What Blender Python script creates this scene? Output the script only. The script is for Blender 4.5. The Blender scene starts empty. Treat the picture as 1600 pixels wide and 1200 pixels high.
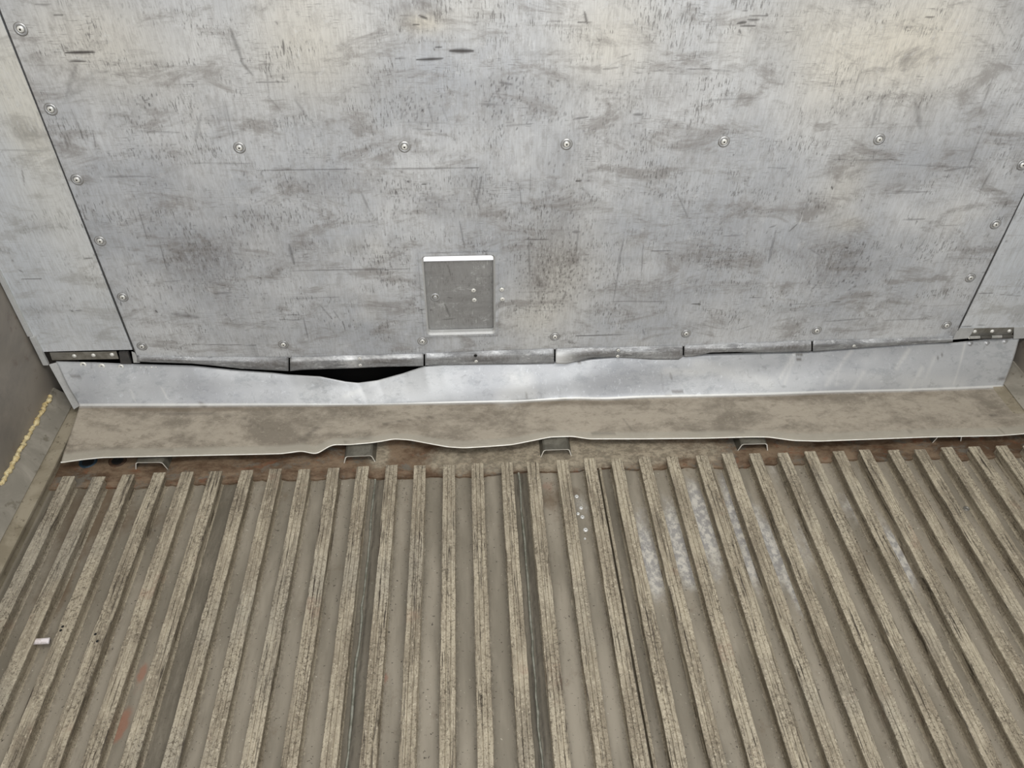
import bpy, bmesh, math, random
import numpy as np
from mathutils import Matrix
random.seed(7); RS = np.random.RandomState(11)
SC = bpy.context.scene; COL = SC.collection

# ------------------------------------------------ camera, world, light
F, RA, RB, RC = 1239.481169, 0.844757, -0.01011, -0.054137
CAM = np.array([-0.08248, -1.565532, 1.448832])
ca, sa, cb, sb, cc, sc_ = math.cos(RA), math.sin(RA), math.cos(RB), math.sin(RB), math.cos(RC), math.sin(RC)
ROT = (np.array([[cc, -sc_, 0], [sc_, cc, 0], [0, 0, 1]]) @ np.array([[cb, 0, sb], [0, 1, 0], [-sb, 0, cb]])
       @ np.array([[1, 0, 0], [0, ca, -sa], [0, sa, ca]]))
cam = bpy.data.objects.new('camera', bpy.data.cameras.new('camera')); COL.objects.link(cam)
cam.data.sensor_width = 36; cam.data.sensor_fit = 'HORIZONTAL'; cam.data.lens = F/1600*36
cam.data.clip_start = 0.01
M4 = np.eye(4); M4[:3, :3] = ROT; M4[:3, 3] = CAM
cam.matrix_world = Matrix(M4.tolist()); SC.camera = cam

w = bpy.data.worlds.new('overcast'); SC.world = w; w.use_nodes = True
bg = w.node_tree.nodes['Background']; bg.inputs[0].default_value = (0.985, 0.99, 1.0, 1); bg.inputs[1].default_value = 1.1
def area(name, loc, target, size, power, color):
    l = bpy.data.lights.new(name, 'AREA'); l.shape = 'RECTANGLE'; l.size, l.size_y = size; l.energy = power; l.color = color
    o = bpy.data.objects.new(name, l); COL.objects.link(o); o.location = loc
    d = (np.array(target) - np.array(loc)).astype(float)
    from mathutils import Vector
    o.rotation_euler = Vector(d).to_track_quat('-Z', 'Y').to_euler(); return o
area('daylight_from_the_rear_door', (0.25, -3.0, 2.3), (0.1, 0.0, 1.25), (2.2, 1.2), 34, (0.97, 0.98, 1.0))
area('upper_wall_fill', (0.15, -1.15, 2.35), (0.1, 0.0, 1.15), (1.6, 0.5), 27, (1, 0.975, 0.93))  # added fill lamp, no real fixture; brightens the upper wall
vs = SC.view_settings; vs.view_transform = 'Standard'; vs.look = 'None'; vs.exposure = 0.0; vs.gamma = 1.0; vs.use_curve_mapping = False

def ray(x, y): return ROT @ np.array([(x-800)/F, -(y-600)/F, -1.0])
def hit(x, y, n, d):                       # pixel -> point on plane n.p = d
    r = ray(x, y); n = np.array(n, float); t = (d - n @ CAM)/(n @ r); return CAM + t*r
def onY(x, y, Y=0.0): return hit(x, y, (0, 1, 0), Y)
def onZ(x, y, Z=0.0): return hit(x, y, (0, 0, 1), Z)

# ------------------------------------------------ node helpers
class Mat:
    def __init__(s, name, rough=.55, metal=0.0, spec=.4):
        s.m = bpy.data.materials.new(name); s.m.use_nodes = True; s.t = s.m.node_tree; s.N = s.t.nodes; s.L = s.t.links
        s.b = s.N['Principled BSDF']; s.b.inputs['Roughness'].default_value = rough; s.b.inputs['Metallic'].default_value = metal
        s.b.inputs['Specular IOR Level'].default_value = spec
        s.pos = s.N.new('ShaderNodeNewGeometry').outputs['Position']
    def put(s, sock, v):
        if hasattr(v, 'is_output') or isinstance(v, bpy.types.NodeSocket): s.L.new(v, sock)
        else: sock.default_value = v
    def vec(s, scale, off=(0, 0, 0), rot=(0, 0, 0)):
        n = s.N.new('ShaderNodeMapping'); s.L.new(s.pos, n.inputs[0]); n.inputs['Scale'].default_value = scale
        n.inputs['Location'].default_value = off; n.inputs['Rotation'].default_value = rot; return n.outputs[0]
    def noise(s, scale, det=4, rough=.55, off=(0, 0, 0), dist=0, rot=(0, 0, 0)):
        if not hasattr(scale, '__len__'): scale = (scale,)*3
        n = s.N.new('ShaderNodeTexNoise'); s.L.new(s.vec(scale, off, rot), n.inputs['Vector']); n.inputs['Scale'].default_value = 1
        n.inputs['Detail'].default_value = det; n.inputs['Roughness'].default_value = rough; n.inputs['Distortion'].default_value = dist
        return n.outputs[0]
    def math(s, op, a, b=0.0, clamp=False):
        n = s.N.new('ShaderNodeMath'); n.operation = op; n.use_clamp = clamp; s.put(n.inputs[0], a); s.put(n.inputs[1], b); return n.outputs[0]
    def ss(s, v, a, b, o0=0.0, o1=1.0):
        n = s.N.new('ShaderNodeMapRange'); n.interpolation_type = 'SMOOTHSTEP'; s.put(n.inputs[0], v)
        n.inputs[1].default_value = a; n.inputs[2].default_value = b; n.inputs[3].default_value = o0; n.inputs[4].default_value = o1; return n.outputs[0]
    def mix(s, f, a, b, mode='MIX'):
        n = s.N.new('ShaderNodeMix'); n.data_type = 'RGBA'; n.blend_type = mode; s.put(n.inputs[0], f)
        for k, v in ((6, a), (7, b)): s.put(n.inputs[k], v if not isinstance(v, tuple) else (*v, 1)[:4])
        return n.outputs[2]
    def attr(s, name):
        n = s.N.new('ShaderNodeAttribute'); n.attribute_name = name; return n.outputs['Fac']
    def done(s, col, bump=None, bs=.2, bd=.001, rough=None):
        s.put(s.b.inputs['Base Color'], (*col, 1)[:4] if isinstance(col, tuple) else col)
        if rough is not None: s.put(s.b.inputs['Roughness'], rough)
        if bump is not None:
            n = s.N.new('ShaderNodeBump'); n.inputs['Strength'].default_value = bs; n.inputs['Distance'].default_value = bd
            s.L.new(bump, n.inputs['Height']); s.L.new(n.outputs[0], s.b.inputs['Normal'])
        return s.m
def srgb(r, g, b):
    return tuple(((c/255)/12.92 if c/255 <= .04045 else ((c/255+.055)/1.055)**2.4) for c in (r, g, b))

# ------------------------------------------------ materials
def wall_metal(name, base, dark, ticks=1.0, metal=.15, seed=0.0, blot=1.0, streaks=0.0):
    m = Mat(name, .5, metal); o = (seed, seed*2, seed*3)
    big = m.noise(3.2, 5, .6, o)
    c = m.mix(m.ss(big, .35, .68), srgb(*base[0]), srgb(*base[1]))
    warm = m.math('ADD', m.ss(m.noise(4.5, 3, .5, (5+seed, 1, 2)), .58, .8, 0, .35), m.attr('warm'), True)
    c = m.mix(m.math('MULTIPLY', warm, .85), c, srgb(*base[2]))
    sm = m.noise((6, 6, 15), 7, .74, (9+seed, 3, 1), .5)
    c = m.mix(m.math('MULTIPLY', m.ss(sm, .49, .64), .62*blot), c, srgb(*dark))
    streak = m.noise((3, 3, 170), 3, .6, o)
    c = m.mix(m.math('MULTIPLY', m.math('MULTIPLY', m.ss(streak, .58, .72), m.ss(m.noise(9, 3, .5, (2, seed, 7)), .42, .62)), .38*blot), c, srgb(*dark))
    fine = m.noise((420, 420, 26), 2, .6, (1, seed, 1))
    c = m.mix(m.math('MULTIPLY', m.ss(fine, .3, .7, -.5, .5), .0), c, (0, 0, 0))
    c = m.mix(m.ss(fine, .35, .7, 0, .22), c, srgb(*dark))
    c = m.mix(m.ss(m.noise((60, 60, 24), 6, .8, (seed, 5, 5)), .46, .64, 0, .3*blot), c, srgb(*dark))
    c = m.mix(m.ss(m.noise((34, 34, 46), 6, .8, (5, seed, 5)), .54, .70, 0, .45), c, srgb(212, 214, 214))
    tk = m.noise((360, 360, 70), 2, .55, (3, 3, seed))
    hz = m.noise((45, 45, 420), 2, .55, (6, 3, seed))
    clus = m.noise((9, 9, 15), 5, .65, (seed+4, 8, 8), .8)
    tm = m.math('MULTIPLY', m.ss(tk, .55, .64), m.ss(clus, .48, .62))
    c = m.mix(m.math('MULTIPLY', tm, .62*ticks), c, srgb(96, 94, 92))
    c = m.mix(m.math('MULTIPLY', m.math('MULTIPLY', m.ss(hz, .56, .66), m.ss(m.noise((7, 7, 12), 5, .7, (seed+1, 2, 8)), .48, .62)), .5*ticks), c, srgb(104, 101, 99))
    wh = m.math('MULTIPLY', m.ss(m.noise((230, 230, 40), 2, .5, (7, seed, 4)), .6, .72), m.ss(m.noise(8, 4, .6, (1, 9, seed)), .5, .65))
    c = m.mix(m.math('MULTIPLY', wh, .4), c, srgb(218, 220, 220))
    if streaks:
        c = m.mix(m.ss(m.noise((12, 30, 80), 6, .75, (4, 1, 2)), .47, .62, 0, streaks), c, srgb(96, 96, 97))
        c = m.mix(m.ss(m.noise((40, 60, 110), 6, .8, (8, 1, 2)), .54, .64, 0, streaks), c, srgb(226, 228, 229))
    dirt = m.attr('dirt')
    nz = m.ss(m.noise((160, 160, 50), 3, .7), .3, .62, .25, 1)
    c = m.mix(m.math('MULTIPLY', dirt, nz, True), c, srgb(112, 108, 105))
    c = m.mix(m.attr('mark'), c, srgb(58, 54, 52))
    c = m.mix(m.attr('pale'), c, srgb(228, 229, 228))
    bmp = m.math('SUBTRACT', m.math('ADD', m.noise(7, 3), m.math('MULTIPLY', fine, .04)), m.math('MULTIPLY', tm, .1))
    return m.done(c, bmp, .35, .004, m.ss(big, .3, .7, .42, .6))
WB = ((178, 182, 187), (205, 207, 208), (217, 212, 198))
M_wall = wall_metal('scratched_panel_metal', WB, (132, 128, 124))
M_side = wall_metal('pale_side_panel_metal', ((206, 211, 216), (217, 220, 222), (218, 216, 206)), (150, 148, 142), .45, .2, 4.0, .7)
M_rim = wall_metal('clean_rim_metal', ((186, 187, 186), (196, 197, 195), (204, 202, 196)), (150, 150, 148), .2, .2, 2.0, .4)
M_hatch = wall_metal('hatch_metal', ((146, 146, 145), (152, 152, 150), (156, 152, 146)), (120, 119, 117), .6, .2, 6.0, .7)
M_tab = wall_metal('bent_lip_metal', ((168, 170, 172), (184, 186, 187), (192, 190, 182)), (112, 112, 112), .6, .35, 8.0, .9, .55)

def kick_mat():
    m = Mat('kick_plate_metal', .48, .3)
    big = m.noise(4, 4, .6, (3, 3, 3))
    c = m.mix(m.ss(big, .35, .65), srgb(163, 165, 168), srgb(184, 186, 187))
    wh = m.noise((70, 70, 30), 5, .7, (1, 2, 3), 1.5, (0, .5, 0))
    c = m.mix(m.math('MULTIPLY', m.ss(wh, .56, .68), m.math('MULTIPLY', m.ss(m.noise(6, 3), .4, .6), .7)), c, srgb(204, 208, 211))
    dk = m.noise((40, 40, 40), 5, .7, (6, 2, 3), 1)
    c = m.mix(m.ss(dk, .56, .72, 0, .45), c, srgb(120, 121, 122))
    c = m.mix(m.ss(m.noise((14, 14, 30), 7, .8, (6, 6, 3)), .5, .62, 0, .4), c, srgb(136, 140, 144))
    c = m.mix(m.ss(m.noise((120, 120, 60), 5, .8, (6, 1, 3)), .58, .68, 0, .45), c, srgb(206, 209, 211))
    d = m.noise((7, 10, 10), 7, .74, (2, 5, 1), .25)
    tan = m.mix(m.ss(d, .38, .60), srgb(126, 118, 105), srgb(162, 153, 138))
    tan = m.mix(m.ss(m.noise((22, 40, 40), 7, .8, (8, 1, 2), .3), .52, .64, 0, .5), tan, srgb(112, 103, 90))
    tan = m.mix(m.ss(m.noise((60, 160, 160), 5, .8, (3, 9, 2), .4), .56, .66, 0, .4), tan, srgb(90, 82, 72))
    tan = m.mix(m.ss(m.noise((90, 90, 90), 4, .8, (3, 1, 2)), .56, .66, 0, .4), tan, srgb(176, 168, 152))
    st_ = m.math('SUBTRACT', m.math('ADD', m.attr('stain'), m.noise((14, 24, 24), 6, .75, (1, 1, 8))), 1.0)
    tan = m.mix(m.ss(st_, -.15, .3, 0, .75), tan, srgb(108, 98, 84))
    tan = m.mix(m.attr('hem'), tan, srgb(156, 151, 138))
    c = m.mix(m.attr('tan'), c, tan)
    c = m.mix(m.attr('mark'), c, srgb(84, 78, 70))
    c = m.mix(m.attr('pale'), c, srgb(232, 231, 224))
    r = m.math('ADD', m.math('MULTIPLY', m.attr('tan'), .25), .4)
    m.L.new(m.math('SUBTRACT', .3, m.math('MULTIPLY', m.attr('tan'), .3)), m.b.inputs['Metallic'])
    return m.done(c, m.noise(22, 5, .6), .18, .003, r)
M_kick = kick_mat()

def brk(m, a, sc, off, lo=0.0, hi=.22):
    n = m.noise(sc, 6, .75, off); return m.ss(m.math('SUBTRACT', m.math('ADD', m.math('MULTIPLY', m.attr(a), .95), n), 1.0), lo, hi)
def floor_mat(kind):
    m = Mat('floor_'+kind, .6, .1)
    if kind == 'rail':
        c = m.mix(m.ss(m.noise((26, 6, 20), 6, .7), .38, .62), srgb(143, 133, 115), srgb(181, 171, 150))
        c = m.mix(m.ss(m.noise(2.4, 3, .6, (4, 1, 0)), .5, .68, 0, .5), c, srgb(160, 155, 142))
        c = m.mix(m.ss(m.noise((200, 120, 100), 4, .75, (9, 1, 2)), .55, .66, 0, .75), c, srgb(208, 198, 176))
        sp = m.noise(210, 5, .8, (1, 5, 1))
        c = m.mix(m.math('MULTIPLY', m.ss(sp, .50, .60), m.ss(m.noise((30, 7, 20), 4, .7), .36, .60, .12, .85)), c, srgb(86, 76, 62))
        st = m.noise((330, 10, 100), 4, .75, (3, 1, 2), .5)
        c = m.mix(m.math('MULTIPLY', m.ss(st, .54, .61), m.ss(m.noise((25, 4, 9), 4, .6, (2, 2, 2)), .40, .58, .1, .95)), c, srgb(60, 52, 43))
        c = m.mix(m.ss(m.noise(330, 2, .6, (2, 7, 1)), .65, .70, 0, .9), c, srgb(40, 34, 27))
        c = m.mix(m.ss(m.noise(7, 5, .7, (1, 7, 7)), .60, .72, 0, .4), c, srgb(146, 116, 98))
        c = m.mix(low_shade(m, .038, .020), c, srgb(112, 102, 84))
        return m.done(c, m.math('ADD', sp, m.math('MULTIPLY', st, 1.5)), .6, .0016)
    if kind == 'channel':
        c = m.mix(m.ss(m.noise((14, 3, 3), 4, .6), .36, .64), srgb(126, 119, 105), srgb(151, 143, 128))
        c = m.mix(m.ss(m.noise((120, 16, 9), 5, .75, (3, 1, 2)), .56, .72, 0, .4), c, srgb(112, 103, 88))
        c = m.mix(m.ss(m.noise(18, 7, .78, (6, 1, 2)), .56, .70, 0, .5), c, srgb(112, 98, 82))
        ed = m.ss(m.noise((160, 90, 90), 6, .8, (5, 2, 5)), .44, .60)
        c = m.mix(m.math('MULTIPLY', m.math('MULTIPLY', m.attr('edge'), ed), .7), c, srgb(98, 88, 73))
        c = m.mix(m.math('MULTIPLY', m.attr('edge'), m.ss(m.noise((190, 60, 90), 4, .8, (7, 2, 5)), .56, .66)), c, srgb(182, 172, 152))
        c = m.mix(m.ss(m.noise(190, 2, .55, (1, 7, 1)), .68, .72, 0, .85), c, srgb(58, 50, 40))
        c = m.mix(m.ss(m.noise(180, 2, .55, (8, 2, 1)), .72, .76, 0, .7), c, srgb(200, 194, 178))
        c = m.mix(m.math('MULTIPLY', brk(m, 'dirt', 24, (4, 4, 4), 0, .5), .75), c, srgb(98, 80, 60))
        c = m.mix(m.math('MULTIPLY', brk(m, 'rust', 60, (1, 4, 4), -.15, .4), .6), c, srgb(150, 98, 76))
        sil = m.mix(m.ss(m.noise((90, 60, 20), 5, .75), .42, .60), srgb(150, 148, 146), srgb(204, 200, 190))
        c = m.mix(m.math('MULTIPLY', brk(m, 'silver', (44, 20, 20), (7, 4, 4), -.25, .4), .85), c, sil)
        c = m.mix(m.math('MULTIPLY', m.attr('dark'), m.ss(m.noise((60, 12, 20), 6, .8, (9, 9, 1)), .3, .6, .6, 1.1)), c, srgb(88, 82, 70))
        c = m.mix(m.attr('mark'), c, srgb(40, 34, 26))
        return m.done(c, m.noise((60, 20, 20), 5, .65), .3, .002, m.math('SUBTRACT', .6, m.math('MULTIPLY', m.attr('silver'), .2)))
    if kind == 'plate':
        c = m.mix(m.ss(m.noise((8, 14, 9), 7, .78, (1, 1, 1), .3), .40, .60), srgb(92, 72, 54), srgb(132, 113, 92))
        c = m.mix(m.ss(m.noise((12, 18, 9), 7, .8, (5, 5, 1), .4), .52, .62, 0, .8), c, srgb(110, 107, 98))
        c = m.mix(m.ss(m.noise((16, 30, 9), 6, .8, (8, 5, 1), .4), .55, .64, 0, .7), c, srgb(124, 82, 58))
        c = m.mix(m.math('MULTIPLY', brk(m, 'silver', 60, (2, 3, 1), -.15, .45), .85), c, m.mix(m.ss(m.noise((50, 70, 20), 6, .8, (3, 3, 3)), .4, .6), srgb(128, 120, 104), srgb(172, 162, 142)))
        c = m.mix(m.ss(m.noise(140, 4, .8, (8, 2, 1)), .60, .68, 0, .7), c, srgb(58, 46, 34))
        return m.done(c, m.noise(60, 6, .8), .7, .004)
def low_shade(m, hi, lo):
    sp = m.N.new('ShaderNodeSeparateXYZ'); m.L.new(m.pos, sp.inputs[0]); return m.ss(sp.outputs[2], lo, hi, .35, 0)  # paints shade onto the rail sides, stronger towards the groove
M_rail, M_chan, M_plate = floor_mat('rail'), floor_mat('channel'), floor_mat('plate')

def plain(name, a, b, scale=20, rough=.5, metal=0.0, bs=.25, bd=.002, spots=None):
    m = Mat(name, rough, metal); c = m.mix(m.ss(m.noise(scale, 5, .65, (len(name), 1, 2), .6), .36, .64), srgb(*a), srgb(*b))
    if spots: c = m.mix(m.ss(m.noise(scale*5, 4, .65, (3, 1, len(name))), .58, .68, 0, .7), c, srgb(*spots))
    return m.done(c, m.noise(scale*3, 4, .6), bs, bd)
M_lwall = plain('side_wall_liner', (120, 115, 108), (142, 135, 125), 4, .45, .1, .3, .004, (116, 104, 96))
M_curb = plain('curb_metal', (130, 125, 114), (156, 150, 138), 9, .5, .2, .3, .003, (104, 98, 84))
M_ledge = plain('curb_ledge_metal', (138, 129, 110), (160, 151, 132), 16, .55, .15, .4, .002, (100, 90, 74))
M_steel = plain('hinge_steel', (128, 126, 118), (158, 156, 150), 30, .35, .6)
M_rivet = plain('rivet_metal', (158, 159, 160), (184, 185, 185), 60, .36, .4)
M_bright = plain('bright_bare_metal', (206, 206, 200), (226, 225, 218), 60, .4, .2)
M_edge = plain('cut_sheet_edge', (226, 222, 210), (240, 238, 230), 60, .4, .1)
M_hole = plain('hole_shadowless_void', (22, 21, 20), (30, 28, 26), 40, .8)  # near-black colour stands in for the shade inside holes
M_gap_dark = plain('dark_rubber', (62, 61, 60), (74, 72, 70), 60, .6)
M_cavity_shade = plain('cavity_lining', (14, 13, 12), (20, 18, 17), 20, .9)  # near-black colour stands in for the darkness inside the cavity
M_foam = plain('yellow_foam', (206, 182, 128), (234, 220, 176), 90, .8, 0, .9, .006, (140, 108, 56))
M_white = plain('white_duct_lining', (236, 236, 234), (246, 244, 240), 8, .6)
M_brk = plain('bracket_metal', (88, 85, 76), (112, 109, 99), 30, .45, .3, .3, .002, (86, 80, 70))
M_stub = plain('stub_paper', (196, 186, 182), (232, 226, 226), 90, .5)
M_pipeb = plain('dark_blue_plastic', (34, 50, 60), (48, 66, 78), 60, .5)
M_pipek = plain('rusty_cup_metal', (58, 42, 30), (84, 62, 44), 60, .7)
M_weld = plain('weld_bead_metal', (116, 116, 104), (150, 150, 138), 60, .45, .3)
M_gouge = plain('gouge_dark', (62, 52, 46), (92, 80, 72), 90, .8)
M_drop = plain('pale_drip', (206, 206, 202), (232, 232, 228), 90, .35, .3)

# ------------------------------------------------ object helpers
def link(o, parent=None, **props):
    COL.objects.link(o)
    if parent is not None: o.parent = parent
    for k, v in props.items(): o[k] = v
    return o
def mesh_obj(name, V, Fc, mats, parent=None, smooth=False, attrs=None, midx=None, **props):
    me = bpy.data.meshes.new(name)
    V = np.asarray(V, np.float32)
    if isinstance(Fc, np.ndarray):
        n = len(Fc); me.vertices.add(len(V)); me.vertices.foreach_set('co', V.ravel())
        me.loops.add(n*4); me.loops.foreach_set('vertex_index', Fc.astype(np.int32).ravel())
        me.polygons.add(n); me.polygons.foreach_set('loop_start', np.arange(0, n*4, 4, dtype=np.int32))
        me.update(calc_edges=True)
    else:
        me.from_pydata([tuple(map(float, v)) for v in V], [], Fc); me.update()
    for mt in (mats if isinstance(mats, (list, tuple)) else [mats]): me.materials.append(mt)
    if midx is not None: me.polygons.foreach_set('material_index', midx)
    me.polygons.foreach_set('use_smooth', [smooth]*len(me.polygons))
    for k, a in (attrs or {}).items():
        at = me.attributes.new(k, 'FLOAT', 'POINT'); at.data.foreach_set('value', np.asarray(a, np.float32).ravel())
    return link(bpy.data.objects.new(name, me), parent, **props)
def box(name, lo, hi, mat, parent=None, bevel=0.0, **props):
    bm = bmesh.new(); bmesh.ops.create_cube(bm, size=1)
    lo, hi = np.array(lo, float), np.array(hi, float)
    for v in bm.verts: v.co = ((lo+hi)/2 + np.array(v.co)*(hi-lo)).tolist()
    if bevel: bmesh.ops.bevel(bm, geom=bm.edges[:], offset=bevel, segments=2, affect='EDGES')
    me = bpy.data.meshes.new(name); bm.to_mesh(me); bm.free(); me.materials.append(mat)
    return link(bpy.data.objects.new(name, me), parent, **props)
def grid(xs, zs): return np.meshgrid(xs, zs)      # rows along z
def gfaces(nr, nc, keep=None):
    i = np.arange(nr*nc).reshape(nr, nc)
    f = np.stack([i[:-1, :-1], i[:-1, 1:], i[1:, 1:], i[1:, :-1]], -1)
    return f.reshape(-1, 4) if keep is None else f[keep]
def empty(name, loc, **props): 
    o = bpy.data.objects.new(name, None); o.empty_display_size = .05; o.location = loc; return link(o, None, **props)
def lathe(name, prof, mats, seg=18, axis='y', midx=None):
    # prof: (r, h) list; h measured towards -y (out of the wall) or +z
    V, Fc, mi = [], [], []
    for k, (r, h) in enumerate(prof):
        for s in range(seg):
            a = 2*math.pi*s/seg
            V.append((r*math.cos(a), -h, r*math.sin(a)) if axis == 'y' else (r*math.cos(a), r*math.sin(a), h))
    for k in range(len(prof)-1):
        for s in range(seg):
            a, b = k*seg+s, k*seg+(s+1) % seg
            q = (a, b, b+seg, a+seg)
            Fc.append(q if axis == 'y' else q); mi.append(midx[k] if midx else 0)
    Fc.append(tuple((len(prof)-1)*seg+s for s in range(seg))); mi.append(midx[-1] if midx else 0)
    me = bpy.data.meshes.new(name); me.from_pydata(V, [], Fc)
    for m in mats: me.materials.append(m)
    me.polygons.foreach_set('material_index', mi); me.polygons.foreach_set('use_smooth', [True]*len(Fc))
    bm = bmesh.new(); bm.from_mesh(me); bmesh.ops.recalc_face_normals(bm, faces=bm.faces[:]); bm.to_mesh(me); bm.free()
    return me
def put(name, me, loc, parent=None, rot=None, **props):
    o = bpy.data.objects.new(name, me); o.location = loc
    if rot: o.rotation_euler = rot
    return link(o, parent, **props)
def tube(name, pts, r, mat, parent=None, seg=8, closed=False, rj=0.0, **props):
    pts = np.array(pts, float); V, Fc = [], []
    for k, p in enumerate(pts):
        t = pts[min(k+1, len(pts)-1)] - pts[max(k-1, 0)]; t /= np.linalg.norm(t)
        u = np.cross(t, (0, 0, 1) if abs(t[2]) < .9 else (1, 0, 0)); u /= np.linalg.norm(u); v = np.cross(t, u)
        rr = r*(1 + rj*random.uniform(-1, 1))
        for s in range(seg):
            a = 2*math.pi*s/seg; V.append(p + rr*(1+rj*.5*random.uniform(-1, 1))*(math.cos(a)*u + math.sin(a)*v))
    for k in range(len(pts)-1):
        for s in range(seg):
            a, b = k*seg+s, k*seg+(s+1) % seg; Fc.append((a, b, b+seg, a+seg))
    Fc.append(tuple(range(seg))); Fc.append(tuple((len(pts)-1)*seg+s for s in range(seg)))
    return mesh_obj(name, V, Fc, mat, parent, True, **props)
def poly(name, pts, mat, parent, thick=.0006, outn=(0, -1, 0), **props):     # thin plate from 3D outline
    pts = np.array(pts, float); n = len(pts); V = np.vstack([pts, pts + np.array(outn)*thick])
    Fc = [tuple(range(n)), tuple(range(2*n-1, n-1, -1))] + [(i, (i+1) % n, n+(i+1) % n, n+i) for i in range(n)]
    return mesh_obj(name, V, Fc, mat, parent, **props)

# ------------------------------------------------ wear painted as masks (scratches, scuffs, gouges)
def stroke(A, X, Z, x1, z1, x2, z2, wd, s):
    # X (cols), Z (rows) 1D; works on a sub-window
    m_ = wd*3
    i0, i1 = np.searchsorted(X, [min(x1, x2)-m_, max(x1, x2)+m_]); j0, j1 = np.searchsorted(Z, [min(z1, z2)-m_, max(z1, z2)+m_])
    if i1 <= i0 or j1 <= j0: return
    xx, zz = np.meshgrid(X[i0:i1], Z[j0:j1]); dx, dz = x2-x1, z2-z1; L = dx*dx+dz*dz+1e-12
    t = np.clip(((xx-x1)*dx+(zz-z1)*dz)/L, 0, 1); d = np.hypot(xx-x1-t*dx, zz-z1-t*dz)
    taper = .45+.55*np.sin(np.pi*np.clip(t, .02, .98))
    v = s*np.clip(1.25-d/(wd*taper), 0, 1)
    A[j0:j1, i0:i1] = np.maximum(A[j0:j1, i0:i1], v)
def blot(A, X, Z, x, z, rx, rz, s):
    i0, i1 = np.searchsorted(X, [x-rx*1.6, x+rx*1.6]); j0, j1 = np.searchsorted(Z, [z-rz*1.6, z+rz*1.6])
    if i1 <= i0 or j1 <= j0: return
    xx, zz = np.meshgrid(X[i0:i1], Z[j0:j1]); d = ((xx-x)/rx)**2+((zz-z)/rz)**2
    A[j0:j1, i0:i1] = np.clip(A[j0:j1, i0:i1] + s*np.exp(-d*1.3), 0, 1)
def pxy(x, y): p = onY(x, y); return p[0], p[2]
PXM = .0015

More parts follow.
